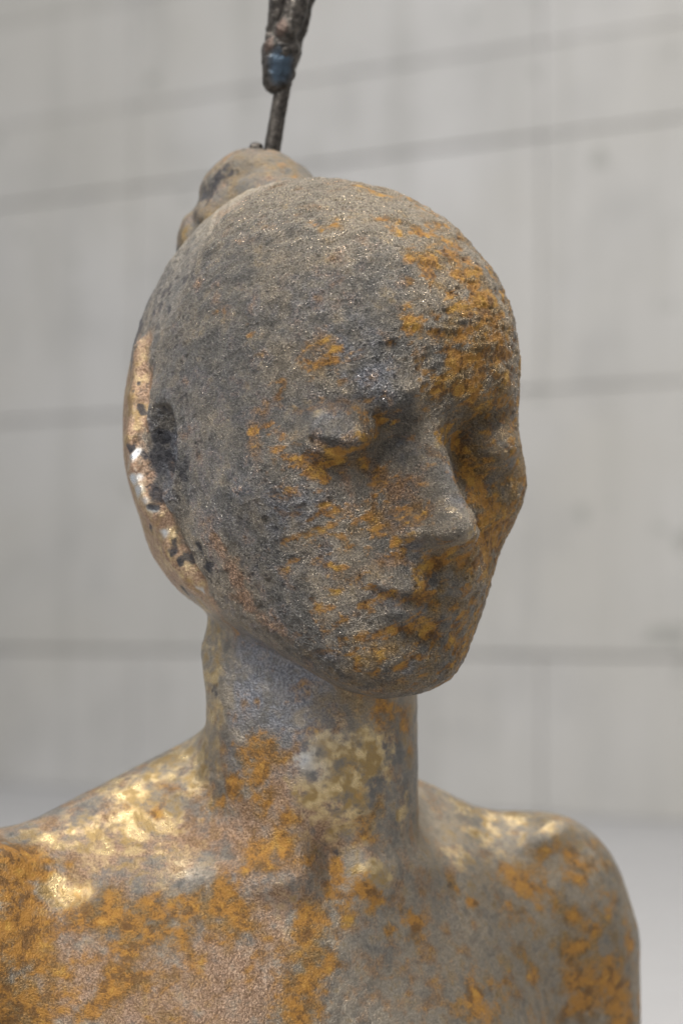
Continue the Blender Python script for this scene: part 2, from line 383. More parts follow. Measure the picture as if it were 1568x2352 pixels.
# ==== BUILD
STROKES = {
    'O': [(-1.5,-9.2,5.3,0.72,0.4),(-2.6,-9.2,6.3,0.63,0.35),(-0.4,-8.9,3.8,0.73,0.35),(0.3,-8.7,1.3,0.64,0.35),(1.7,-8.8,1.3,0.55,0.4),(-0.4,-8.1,-0.5,0.64,0.35),(2.7,-8.3,4.2,0.55,0.35),(-1.9,-8.4,2.7,0.73,0.3),(1.2,-3.5,18.4,0.48,0.7),(1.8,-3.5,18.2,0.38,0.7),(-0.4,-6.7,16.5,0.52,1),(-1.8,-5.8,17.1,0.34,0.6),(1.9,-6.2,16.6,0.41,0.9),(2.2,-6.4,16.3,0.33,0.9),(3.4,-5.8,16.2,0.41,1),(2.8,-7.3,15.1,0.46,0.8),(3.8,-6.8,15.0,0.65,0.9),(4.8,-5.9,15.1,0.75,0.9),(4.0,-7.4,14.0,0.74,0.6),(5.5,-6.0,14.2,0.84,0.9),(6.1,-5.9,13.4,0.65,0.9),(5.1,-7.1,12.9,0.55,0.6),(6.5,-5.8,12.5,0.56,0.8),(3.1,-7.9,13.9,0.46,0.6),(3.0,-8.6,12.0,0.64,0.7),(4.0,-8.1,12.4,0.55,0.5),(4.9,-7.6,11.4,0.55,1),(5.8,-6.8,10.9,0.65,1),(6.7,-5.7,11.4,0.47,0.9),(5.1,-7.5,10.3,0.55,1),(4.7,-7.6,9.6,0.55,0.9),(4.1,-8.0,9.5,0.46,0.8),(3.6,-8.3,9.1,0.46,0.6),(5.4,-7.2,9.4,0.46,0.8),(6.4,-6.2,10.6,0.56,0.5),(2.7,-8.8,11.5,0.55,0.5),(-0.4,-9.3,10.5,0.63,0.5),(-1.0,-9.2,10.1,0.45,0.6),(-1.5,-9.1,10.9,0.36,0.4),(6.9,-5.6,9.4,0.47,0.5),(7.1,-4.8,8.1,0.38,0.7),(7.3,-4.3,8.9,0.28,0.5),(-3.3,-8.8,7.1,0.64,0.45),(-2.6,-8.7,9.1,0.36,0.4),(-4.1,-7.8,11.4,0.55,0.35),(-5.3,-6.6,12.6,0.46,0.35),(1.0,-9.1,8.0,0.36,0.6),(1.8,-8.2,7.7,0.37,0.6),(-0.3,-9.3,6.2,0.36,0.9),(-0.6,-9.5,6.3,0.27,0.9),(0.6,-9.1,6.3,0.54,0.6),(1.2,-8.9,6.9,0.45,0.5),(-1.2,-9.2,5.8,0.45,0.6),(-0.8,-9.1,5.5,0.36,0.7),(1.6,-8.2,5.9,0.55,0.4),(1.2,-8.6,4.0,0.55,0.6),(1.6,-8.5,4.6,0.46,0.5),(0.8,-8.7,3.1,0.45,0.7),(0.5,-8.8,2.5,0.36,0.6),(1.8,-8.5,3.5,0.36,0.5),(1.2,-8.6,3.3,0.46,0.6),(2.2,-8.7,2.5,0.27,0.7),(4.9,-5.8,7.3,0.24,0.9),(5.1,-5.6,6.4,0.28,0.9),(5.5,-5.5,5.8,0.37,1),(5.7,-5.3,5.8,0.28,0.9),(5.9,-5.5,4.7,0.34,0.9),(6.2,-5.2,4.1,0.47,0.8),(6.5,-4.6,3.4,0.66,1),(6.1,-5.2,3.0,0.56,1),(7.0,-3.0,2.9,0.48,0.9),(5.5,-6.6,2.0,0.56,0.9),(6.3,-4.7,2.1,0.47,0.8),(4.2,-7.7,1.8,0.55,0.9),(4.9,-7.3,1.7,0.46,0.8),(3.6,-8.1,1.5,0.27,0.8),(3.4,-8.1,0.5,0.37,0.9),(3.8,-7.7,0.1,0.37,1),(4.3,-7.5,0.6,0.33,0.8),(7.6,-3.4,4.8,0.29,0.5),(7.2,-3.7,4.0,0.38,0.6),(2.7,-7.8,-1.1,0.37,0.6),(3.6,-7.3,-0.9,0.33,0.6),(4.0,-7.0,-1.3,0.28,0.5),(1.6,-8.1,-2.0,0.55,0.8),(1.0,-8.0,-2.2,0.46,0.7),(2.1,-8.0,-1.6,0.46,0.7),(3.0,-7.7,-1.7,0.37,0.5),(0.6,-8.2,-1.2,0.37,0.7),(0.1,-8.1,-1.3,0.27,0.6),(-1.7,-7.6,-0.6,0.28,0.5),(1.4,-8.5,0.0,0.36,0.4),(2.6,-7.8,-2.4,0.28,0.6),(2.9,-0.8,-4.9,0.39,0.6),(3.1,-0.3,-6.3,0.29,0.5),(1.9,-2.0,-4.6,0.58,0.4),(0.3,-2.8,-6.9,0.35,0.9),(-3.5,-2.6,-6.1,0.48,0.8),(-4.1,-2.3,-6.6,0.39,0.9),(-3.7,-2.5,-7.3,0.42,0.9),(-4.7,-1.7,-7.9,0.39,1),(-5.7,-0.6,-8.6,0.35,0.9),(-5.3,-1.0,-8.5,0.29,0.9),(-3.5,-2.6,-8.5,0.38,0.6),(-2.8,-2.9,-6.7,0.48,0.4),(0.7,-2.5,-8.4,0.35,0.9),(1.5,-2.1,-8.7,0.39,0.6),(1.0,-2.2,-9.4,0.39,0.7),(-2.4,-2.9,-9.2,0.48,0.5),(-2.6,-2.9,-10.2,0.48,0.7),(-3.5,-2.8,-10.7,0.58,0.6),(-1.8,-3.0,-10.7,0.48,0.6),(-8.9,0.1,-8.8,0.59,0.6),(-14.4,-3.3,-10.7,0.76,1),(-13.5,-2.6,-11.0,0.77,0.8),(-14.5,-4.1,-12.1,0.76,0.9),(-13.7,-4.2,-13.3,0.95,0.8),(-13.3,-2.9,-11.5,0.38,0.8),(-12.2,-2.3,-11.4,0.39,0.6),(-10.6,-3.3,-12.8,0.57,0.8),(-10.2,-3.8,-13.5,0.67,1),(-8.6,-3.8,-13.3,0.57,1),(-7.9,-4.0,-13.7,0.57,0.9),(-9.2,-4.1,-14.0,0.76,0.9),(-6.9,-4.2,-14.0,0.76,0.7),(-11.1,-3.6,-13.3,0.57,0.9),(-14.2,-5.0,-14.7,1.13,0.9),(-13.3,-4.9,-15.8,0.94,0.7),(-14.3,-5.3,-16.9,1.13,1),(-13.6,-5.1,-17.5,0.94,0.7),(-5.2,-3.5,-12.6,0.48,1),(-5.4,-3.7,-13.1,0.67,0.9),(-6.4,-3.6,-12.8,0.48,0.8),(-4.6,-3.7,-13.5,0.76,0.8),(-7.3,-3.7,-12.9,0.57,0.6),(-9.5,-5.0,-16.0,0.56,1),(-10.2,-5.1,-16.4,0.38,0.9),(-10.4,-5.2,-16.7,0.38,0.8),(-8.9,-5.1,-16.2,0.47,0.7),(-10.8,-5.3,-17.4,0.47,0.7),(-1.4,-3.3,-13.9,0.57,0.9),(-1.3,-3.4,-14.7,0.48,0.9),(-1.6,-3.7,-15.8,0.67,0.9),(-1.8,-3.9,-16.3,0.57,0.9),(-0.8,-3.3,-15.3,0.48,0.8),(-2.0,-4.3,-17.6,0.76,0.9),(-2.4,-4.1,-16.3,0.38,0.8),(-3.5,-4.1,-15.2,0.38,0.4),(1.1,-2.4,-12.3,0.48,0.7),(1.5,-2.1,-13.1,0.39,0.6),(0.1,-2.7,-13.3,0.29,0.5),(5.1,1.9,-12.8,0.30,0.7),(5.9,2.4,-13.4,0.36,0.9),(3.1,-1.0,-14.0,0.35,0.9),(2.2,-1.7,-14.2,0.29,0.9),(3.2,-1.0,-14.6,0.29,0.6),(-0.3,-2.2,-11.6,0.39,0.5),(-0.5,-2.7,-12.7,0.38,0.5),(8.6,6.1,-12.6,0.83,0.5),(8.1,5.1,-13.5,0.62,0.4),(10.5,6.1,-14.3,0.52,0.6),(10.9,6.1,-14.7,0.52,0.7),(12.4,6.8,-15.4,0.42,0.6),(10.9,5.9,-16.3,0.62,1),(11.1,6.2,-17.6,0.72,0.8),(11.6,6.8,-18.7,0.83,0.8),(8.4,3.6,-16.2,0.61,0.5),(9.1,4.1,-16.9,0.61,0.5),(7.3,1.5,-17.3,0.40,0.6),(12.9,7.5,-17.8,0.63,0.8),(13.4,8.1,-19.3,0.84,0.8),(10.8,7.3,-11.7,0.63,0.6),(11.4,7.2,-12.3,0.63,0.6),(12.5,8.4,-12.0,0.42,0.5),(9.7,6.9,-11.6,0.42,0.4),(6.2,0.1,-18.3,1.18,0.5),(13.8,8.3,-15.8,0.42,0.5),(-2.9,3.0,20.6,0.40,0.8),(-1.9,2.7,19.9,0.24,0.8)],
    'K': [(1.4,-8.8,7.3,0.51,0.45),(0.8,-8.8,6.3,0.45,0.4),(5.2,-5.7,7.3,0.47,0.8),(5.5,-5.5,6.2,0.47,0.8),(6.4,-3.6,0.8,0.76,0.8),(5.9,-4.0,-0.6,0.76,0.8),(5.4,-4.6,-1.9,0.57,0.8),(4.6,-6.1,-2.6,0.56,0.8),(6.3,-5.5,8.4,1.12,0.8),(5.7,-5.5,6.4,0.94,0.8),(7.1,-4.0,4.7,0.76,0.6),(7.2,-2.2,2.9,0.58,0.7),(6.7,-3.1,1.7,0.57,0.7),(7.3,-4.9,9.8,0.56,0.5),(5.1,-6.5,0.0,0.93,0.6),(4.0,-7.0,-2.2,1.11,0.5),(2.1,-7.3,-3.1,0.92,0.6),(0.3,-7.2,-3.0,0.74,0.5),(-1.6,-6.6,-2.0,0.56,0.5),(2.9,-0.8,-4.7,0.98,0.6),(0.3,-3.0,-4.0,1.15,0.6),(3.1,-0.2,-6.7,0.59,0.6),(6.4,4.2,-12.2,2.04,0.35),(9.6,6.0,-13.6,2.07,0.4),(4.2,-0.2,-14.7,2.35,0.3),(7.3,1.7,-16.9,1.99,0.3),(12.8,7.2,-16.7,1.67,0.6),(3.5,1.6,-10.0,1.19,0.6),(4.3,2.5,-11.2,1.00,0.5),(-0.1,-2.1,-10.6,0.97,0.5)],
    'C': [(-2.8,-2.9,-7.5,0.96,0.6),(-2.6,-2.9,-8.6,1.15,0.6),(-4.3,-2.0,-9.7,1.16,0.5),(-1.6,-2.8,-10.0,1.15,0.5),(-4.2,-4.6,-16.1,1.51,0.7),(-5.9,-4.6,-15.1,1.13,0.6),(-3.5,-3.6,-13.9,1.14,0.5),(-11.9,-4.8,-16.0,1.51,0.6),(-2.7,-3.4,-13.0,0.76,0.5),(-5.0,-5.0,-16.9,1.51,0.6),(-13.0,-4.3,-14.2,1.14,0.4),(-9.1,-5.5,-17.4,1.50,0.5),(-1.2,-9.3,6.2,0.72,0.5),(1.8,-8.3,5.3,1.10,0.6),(0.7,-8.7,5.3,0.73,0.5),(-3.0,-9.0,7.1,0.73,0.5),(2.1,-8.8,2.0,0.55,0.5),(3.6,-8.0,8.2,0.55,0.3),(-5.3,-6.1,2.6,0.37,0.9),(-4.7,-6.3,1.7,0.56,1),(-4.2,-6.1,0.6,0.56,1),(-3.4,-6.2,-0.4,0.47,0.8),(-2.5,-6.6,-1.1,0.37,0.6),(1.4,-8.6,4.0,0.91,0.3),(-7.1,-1.6,-10.7,0.97,0.4),(-9.9,-1.8,-10.8,1.16,0.4),(-11.6,-2.4,-11.6,1.16,0.4)],
    'B': [(4.3,-8.2,6.0,0.37,0.7),(4.7,-9.0,4.5,0.36,0.7),(-0.5,-9.9,7.8,0.40,0.6),(6.0,-5.7,7.7,0.28,0.5),(-9.2,-2.8,6.8,0.27,1.2),(-9.0,-3.0,6.0,0.27,1.2),(-8.8,-3.1,5.4,0.23,1.2),(-8.6,-3.3,4.8,0.19,1.2),(-8.4,-3.4,4.3,0.15,1.2),(-7.9,-3.2,3.3,0.15,1),(-6.0,-3.6,0.8,0.13,1),(0.3,-9.4,10.9,1.09,0.6),(-1.2,-9.1,9.1,0.91,0.35),(1.2,-9.3,9.6,1.09,0.7),(-2.6,-8.9,8.0,0.91,0.4),(1.6,-8.9,8.7,0.54,0.3),(2.7,-7.9,6.6,0.46,0.8),(3.2,-8.6,2.6,0.46,0.8),(-1.5,-9.1,4.5,1.09,0.7),(-2.6,-8.7,4.0,1.09,0.6),(-0.4,-8.7,2.2,0.91,0.5),(1.7,-8.6,0.5,0.73,0.5),(-0.6,-7.3,-2.2,0.74,0.5),(2.7,-7.6,-2.6,0.74,0.6),(5.9,-5.6,8.0,0.34,0.9),(-3.5,-2.9,-1.9,1.15,1),(-2.0,-3.3,-2.7,1.15,1),(-3.9,-2.5,-3.5,1.15,1),(-1.6,-3.3,-3.8,1.15,0.8),(-2.8,-3.0,-4.6,1.15,0.8),(-4.3,-2.2,-4.8,0.96,0.6),(-4.7,-1.8,-6.8,0.58,0.7),(-2.6,-3.0,-6.5,0.38,0.9),(-1.6,-3.1,-6.7,0.48,0.8),(-3.2,-2.8,-10.6,0.38,0.8),(-7.7,-3.9,-13.3,0.76,0.6),(-3.5,-4.3,-15.9,1.14,0.6),(-4.3,-3.5,-12.0,0.95,0.6),(-2.7,-4.3,-16.8,1.14,0.6),(-6.4,-3.4,-12.2,0.95,0.5),(-7.3,-3.5,7.4,0.76,0.9),(-7.3,-3.7,6.3,0.67,0.9),(-4.1,-8.3,4.9,1.10,0.5),(-5.7,-5.0,14.7,0.94,0.4),(-3.4,-8.0,12.8,1.10,0.4),(-1.5,-8.7,13.1,0.91,0.4),(-0.4,-9.0,4.5,1.09,0.4)],  # eye socket strokes paint shade; shell, nose and lid strokes paint silver highlights
    'G': [(4.0,-7.8,7.0,0.18,0.5),(4.3,-8.2,6.0,0.22,0.55),(4.6,-8.5,5.2,0.24,0.55),(4.9,-9.2,4.3,0.25,0.55),(5.3,-9.4,3.3,0.22,0.5),(-0.7,-9.8,7.9,0.36,0.4),(0.1,-9.8,7.7,0.27,0.35),(6.2,-5.7,7.5,0.22,0.35),(3.2,-8.1,-0.1,0.26,0.3),(-9.2,-2.8,6.8,0.31,1.2),(-9.0,-3.0,6.0,0.31,1.2),(-8.8,-3.1,5.4,0.27,1.2),(-8.6,-3.3,4.8,0.23,1.2),(-8.4,-3.4,4.3,0.19,1.2),(-7.9,-3.2,3.3,0.19,1),(-6.0,-3.6,0.8,0.15,1),(-0.8,-3.1,-6.7,0.77,0.8),(0.3,-2.8,-6.1,0.86,1),(-0.1,-2.9,-7.5,0.96,1),(1.1,-2.5,-5.8,0.67,0.9),(1.3,-2.3,-6.9,0.87,0.9),(-0.8,-2.9,-8.2,0.86,0.8),(0.3,-2.6,-8.8,0.96,0.8),(-1.2,-2.8,-9.2,0.77,0.6),(2.2,-1.5,-5.8,0.48,0.6),(2.7,-0.8,-9.2,0.29,0.8),(2.9,-0.5,-8.6,0.39,0.8),(-0.5,-2.4,-9.6,0.77,0.6),(-5.6,-0.8,-1.0,0.39,0.8),(-5.7,-1.0,-2.9,0.39,0.8),(-5.8,-0.6,-4.9,0.43,0.9),(-6.2,0.9,-6.3,0.69,0.9),(-7.3,2.1,-6.8,0.80,0.9),(-6.4,0.5,-7.5,0.49,1),(-6.8,0.7,-7.7,0.59,0.9),(-8.2,1.6,-7.4,0.80,0.8),(-9.6,0.7,-8.3,0.99,0.9),(-9.5,-0.4,-9.4,1.17,0.9),(-11.4,-0.8,-9.8,0.98,0.9),(-13.3,-1.3,-10.3,0.78,0.8),(-8.3,-0.6,-9.8,0.98,0.8),(-7.8,-2.1,-11.0,0.97,0.6),(-10.3,-2.0,-11.0,1.16,0.6),(-12.5,-3.1,-12.3,0.67,1),(-11.6,-3.1,-12.6,0.48,1),(-6.8,-2.5,-11.3,0.77,0.6),(-5.8,-0.5,-8.2,0.49,0.5),(-2.6,-3.4,-13.0,0.57,0.5),(5.0,8.1,-8.8,0.42,0.8),(5.8,7.2,-9.6,0.73,0.8),(7.0,8.0,-10.1,0.84,0.8),(8.6,8.9,-10.1,0.84,0.9),(9.8,8.1,-10.3,0.63,0.8),(11.0,8.0,-10.7,0.63,0.6),(6.8,6.3,-11.0,0.83,0.6),(5.6,3.6,-11.7,0.81,0.6),(4.1,7.8,-8.4,0.31,0.8),(1.5,-2.4,-11.5,0.42,1),(1.9,-2.2,-12.0,0.29,1),(1.0,-2.4,-11.3,0.35,1),(13.0,8.4,-12.6,0.63,0.4),(14.0,9.9,-14.1,0.32,0.7),(-7.2,3.7,17.4,0.61,0.35),(-7.3,4.6,18.4,0.51,0.35)],  # worn metal, plus strokes painting glints on nose, lids, throat and back shell
    'D': [(-8.0,-3.2,6.5,0.48,1.1),(-7.8,-3.3,7.5,0.48,1.1),(-7.4,-3.6,6.5,0.48,1),(-6.8,-5.3,5.8,0.28,0.9),(-8.2,-3.4,8.1,0.19,1),(-5.7,3.6,20.0,0.45,1),(-6.3,3.3,18.8,0.32,0.8),(-7.2,3.7,17.3,0.20,0.7),(-3.3,3.1,20.7,0.28,0.5),(-8.6,-2.4,8.9,0.15,1.3),(-9.3,-2.7,7.3,0.21,1.3),(-8.5,-1.3,3.8,0.23,1.3),(-8.3,-3.4,4.4,0.19,1),(-7.3,-3.4,2.6,0.23,1.2),(-7.0,-3.4,2.1,0.17,1.2),(-7.0,-1.7,0.9,0.23,1.2),(-7.4,-1.4,1.3,0.16,1),(-6.1,-5.1,2.7,0.26,1),(-5.7,-5.1,1.9,0.23,1),(-5.5,-5.0,1.4,0.19,0.9),(-8.8,-2.2,10.0,0.14,1),(-9.1,-2.3,9.5,0.13,0.8),(-6.7,-4.6,13.2,0.94,0.35),(-7.3,-4.4,11.3,0.95,0.45),(-6.8,-5.3,9.4,0.94,0.45),(-7.3,-3.5,7.4,0.67,0.6),(-7.0,-5.2,6.2,0.56,0.8),(-6.2,-6.2,7.4,0.93,0.35),(-6.2,3.8,19.7,0.61,1.2),(-6.5,4.3,19.3,0.41,1.1),(-5.2,3.5,20.5,0.28,1),(-5.0,3.3,20.2,0.20,0.9),(-6.8,3.6,18.1,0.36,0.8),(-7.6,4.3,17.1,0.20,1),(-5.5,3.3,19.7,0.24,0.8),(-3.3,-9.0,6.2,0.73,0.35),(-4.1,-7.7,3.7,1.10,0.4),(-3.4,-7.5,1.8,1.10,0.4),(-3.0,-7.1,0.4,0.92,0.35),(1.2,-9.3,11.0,0.72,0.35),(-2.6,-7.9,13.9,1.10,0.3),(-4.9,-7.2,10.7,1.11,0.3),(2.1,-8.3,-0.4,0.18,0.7),(-0.2,-7.8,-2.0,0.55,0.4),(5.0,-5.8,7.5,0.22,0.4),(-5.7,-0.9,-3.7,0.20,0.9),(-4.8,-1.9,-1.7,0.15,0.9),(-6.8,-5.5,-17.6,0.19,0.5),(5.0,1.8,-12.7,0.16,0.9),(0.9,-2.3,-9.1,0.48,0.5),(-0.5,-2.1,-10.8,0.48,0.6),(3.1,-0.1,-9.8,0.79,0.35),(-6.2,0.0,-3.1,0.12,0.6),(-9.0,-1.6,11.8,0.16,0.6)],
}


# ------------------------------------------------------------------ node helpers
class NT:
    def __init__(self, name):
        self.mat = bpy.data.materials.new(name); self.mat.use_nodes = True
        self.t = self.mat.node_tree; self.t.nodes.clear()
        self.out = self.t.nodes.new('ShaderNodeOutputMaterial')
        self.bsdf = self.t.nodes.new('ShaderNodeBsdfPrincipled')
        self.t.links.new(self.bsdf.outputs[0], self.out.inputs['Surface'])
        self.tc = self.t.nodes.new('ShaderNodeTexCoord')
    def put(self, sock, v):
        if hasattr(v, 'links') or isinstance(v, bpy.types.NodeSocket): self.t.links.new(v, sock)
        elif isinstance(v, (tuple, list)): sock.default_value = tuple(v) + ((1,) if len(v) == 3 and sock.type == 'RGBA' else ())
        else: sock.default_value = v
    def noise(self, scale, detail=4, rough=0.55, dist=0.0, vec=None, seed=0.0):
        n = self.t.nodes.new('ShaderNodeTexNoise'); n.noise_dimensions = '3D'
        self.put(n.inputs['Vector'], vec or self.tc.outputs['Object'])
        n.inputs['Scale'].default_value = scale; n.inputs['Detail'].default_value = detail
        n.inputs['Roughness'].default_value = rough; n.inputs['Distortion'].default_value = dist
        return n.outputs['Fac']
    def voro(self, scale, feature='F1', vec=None, out='Distance'):
        n = self.t.nodes.new('ShaderNodeTexVoronoi'); n.feature = feature
        self.put(n.inputs['Vector'], vec or self.tc.outputs['Object']); n.inputs['Scale'].default_value = scale
        return n.outputs[out]
    def mapping(self, scale, vec=None):
        n = self.t.nodes.new('ShaderNodeMapping'); self.put(n.inputs['Vector'], vec or self.tc.outputs['Object'])
        n.inputs['Scale'].default_value = scale
        return n.outputs[0]
    def attr(self, name):
        n = self.t.nodes.new('ShaderNodeAttribute'); n.attribute_name = name
        return n.outputs['Fac']
    def math(self, op, a, b=0.0, c=None, clamp=False):
        n = self.t.nodes.new('ShaderNodeMath'); n.operation = op; n.use_clamp = clamp
        self.put(n.inputs[0], a); self.put(n.inputs[1], b)
        if c is not None: self.put(n.inputs[2], c)
        return n.outputs[0]
    def step(self, v, lo, hi, a=0.0, b=1.0):
        n = self.t.nodes.new('ShaderNodeMapRange'); n.interpolation_type = 'SMOOTHSTEP'
        self.put(n.inputs[0], v); n.inputs[1].default_value = lo; n.inputs[2].default_value = hi
        self.put(n.inputs[3], a); self.put(n.inputs[4], b)
        return n.outputs[0]
    def mix(self, f, a, b, mode='MIX'):
        n = self.t.nodes.new('ShaderNodeMix'); n.data_type = 'RGBA'; n.blend_type = mode
        self.put(n.inputs[0], f); self.put(n.inputs[6], a); self.put(n.inputs[7], b)
        return n.outputs[2]
    def mixf(self, f, a, b):
        n = self.t.nodes.new('ShaderNodeMix'); n.data_type = 'FLOAT'
        self.put(n.inputs[0], f); self.put(n.inputs[2], a); self.put(n.inputs[3], b)
        return n.outputs[0]
    def bump(self, h, strength, dist, normal=None):
        n = self.t.nodes.new('ShaderNodeBump'); self.put(n.inputs['Strength'], strength)
        n.inputs['Distance'].default_value = dist; self.put(n.inputs['Height'], h)
        if normal is not None: self.put(n.inputs['Normal'], normal)
        return n.outputs[0]
    def set(self, **kw):
        for k, v in kw.items(): self.put(self.bsdf.inputs[k.replace('_', ' ')], v)

# ------------------------------------------------------------------ bronze with patina
def bronze_material():
    m = NT('patinated_bronze')
    O, K, C, B, G, D, R, T, n1, n2, n3, rel = [m.attr(a) for a in ('ochre', 'brown', 'copper', 'blue', 'polish_glint', 'dark', 'rough', 'tan', 'cloud', 'cloud2', 'cloud3', 'relief')]
    n_grain = m.noise(1050, 2, 0.7)
    n_fine = m.noise(2600, 1, 0.6)
    gc = m.math('SUBTRACT', n_grain, 0.5)
    add = lambda *v: v[0] if len(v) == 1 else m.math('ADD', v[0], add(*v[1:]))
    mul = lambda v, k: m.math('MULTIPLY', v, k)
    gr = m.step(n_grain, 0.33, 0.68)
    # body colour: oxidised grey bronze, warm to cool
    col = m.mix(m.step(n2, -0.6, 0.6), (0.195, 0.182, 0.162), (0.285, 0.264, 0.232))
    col = m.mix(0.9, col, m.mix(m.step(add(n3, mul(n2, 0.3)), -0.75, 0.75), (0.76, 0.79, 0.84), (1.20, 1.13, 1.03)), 'MULTIPLY')
    bl = m.step(add(B, mul(n1, 0.6)), 0.1, 1.0)
    col = m.mix(bl, col, m.mix(gr, (0.15, 0.157, 0.178), (0.305, 0.317, 0.35)))
    tn = m.step(add(T, mul(n2, 0.25)), 0.0, 1.0)
    col = m.mix(tn, col, m.mix(gr, (0.29, 0.245, 0.18), (0.47, 0.415, 0.335)))
    kk = m.step(add(K, mul(n2, 0.5), mul(gc, 0.4)), 0.1, 0.95)
    col = m.mix(mul(kk, 0.85), col, m.mix(gr, (0.155, 0.105, 0.05), (0.27, 0.20, 0.115)))
    cc = m.step(add(C, mul(n1, 0.6), mul(gc, 0.5)), 0.08, 0.85)
    col = m.mix(mul(cc, 0.75), col, m.mix(gr, (0.24, 0.135, 0.075), (0.50, 0.33, 0.22)))
    # crystals of the sand cast
    col = m.mix(mul(R, 0.85), col, m.mix(gr, (0.74, 0.74, 0.76), (1.24, 1.23, 1.21)), 'MULTIPLY')
    # polished, worn-through metal and painted glints
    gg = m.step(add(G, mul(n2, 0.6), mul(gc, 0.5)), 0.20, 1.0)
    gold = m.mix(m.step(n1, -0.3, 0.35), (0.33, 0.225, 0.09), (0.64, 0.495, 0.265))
    gold = m.mix(m.math('MULTIPLY', B, 0.9, clamp=True), gold, (0.62, 0.67, 0.72))  # paints a silver reflection down the back shell, sheen on nose and lids
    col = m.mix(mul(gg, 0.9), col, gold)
    # ochre oxide
    wash = m.step(add(O, mul(n1, 0.5), mul(gc, 0.4)), 0.15, 1.0)
    col = m.mix(mul(wash, 0.75), col, m.mix(gr, (0.17, 0.10, 0.03), (0.31, 0.20, 0.07)))
    smooth_ = m.math('SUBTRACT', 1.0, R)
    nz = add(mul(n1, 0.5), mul(m.math('MULTIPLY', rel, R), -0.8), mul(m.math('MULTIPLY', n3, smooth_), 0.45), mul(gc, 0.8))
    ov = add(O, m.math('MULTIPLY', nz, m.step(O, 0.0, 0.4, 0.35, 1.0)))
    oo = m.step(ov, 0.36, 1.15)
    och = m.mix(m.step(add(n2, mul(gc, 1.6)), -0.55, 0.1), (0.17, 0.078, 0.018), (0.44, 0.205, 0.030))
    och = m.mix(m.step(add(mul(n1, 0.8), mul(m.math('SUBTRACT', n_fine, 0.5), 2.2), mul(n2, 0.6), mul(m.math('SUBTRACT', 1.0, R), -0.5)), 0.10, 0.9), och, (0.62, 0.36, 0.065))
    col = m.mix(mul(oo, 0.82), col, och)
    # dark casting skin, darker seam, ear and throat hollows, pits
    dd = m.step(add(D, mul(n2, 0.55), mul(gc, 0.3)), 0.42, 0.85)
    col = m.mix(mul(dd, 0.88), col, (0.032, 0.033, 0.042))
    pit_n = m.noise(430, 1, 0.6)
    pits = m.step(add(pit_n, mul(D, 0.17), mul(gc, 0.12)), 0.655, 0.74)
    pits = mul(pits, add(mul(R, 0.3), mul(D, 0.9), 0.05))
    pits = m.math('MINIMUM', pits, 1.0)
    col = m.mix(mul(pits, 0.85), col, (0.028, 0.028, 0.034))
    paint = m.math('MAXIMUM', mul(oo, 0.7), m.math('MAXIMUM', dd, pits))
    metal = m.math('MULTIPLY', m.mixf(gg, 0.86, 0.95), m.math('SUBTRACT', 1.0, mul(paint, 0.85)))
    rgh_r = m.step(n_fine, 0.35, 0.68, 0.48, 0.13)
    rgh = m.mixf(gg, m.mixf(R, 0.50, rgh_r), m.step(n1, -0.4, 0.4, 0.42, 0.25))
    rgh = m.mixf(paint, rgh, 0.60)
    h = add(mul(n_grain, 1.1), mul(n_fine, 0.7), mul(oo, 0.2), mul(pits, -0.5))
    nrm = m.bump(h, add(mul(R, 0.85), 0.20), 0.0017)
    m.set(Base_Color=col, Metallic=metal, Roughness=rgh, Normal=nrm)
    return m.mat

def dark_metal_material():
    m = NT('scorched_iron')
    Bl = m.attr('blue'); Cp = m.attr('copper')
    n = m.noise(300, 6, 0.65, seed=3.0)
    col = m.mix(m.step(n, 0.35, 0.7), (0.030, 0.027, 0.024), (0.12, 0.105, 0.09))
    col = m.mix(m.step(m.math('ADD', Bl, m.math('MULTIPLY', m.math('SUBTRACT', n, 0.5), 0.9)), 0.3, 0.8), col, m.mix(n, (0.03, 0.045, 0.065), (0.09, 0.13, 0.175)))
    col = m.mix(m.step(m.math('ADD', Cp, m.math('MULTIPLY', m.math('SUBTRACT', n, 0.5), 0.9)), 0.4, 0.8), col, (0.085, 0.06, 0.048))
    m.set(Base_Color=col, Metallic=0.7, Roughness=m.step(n, 0.3, 0.7, 0.5, 0.3), Normal=m.bump(m.noise(700, 4, 0.6), 0.5, 0.001))
    return m.mat

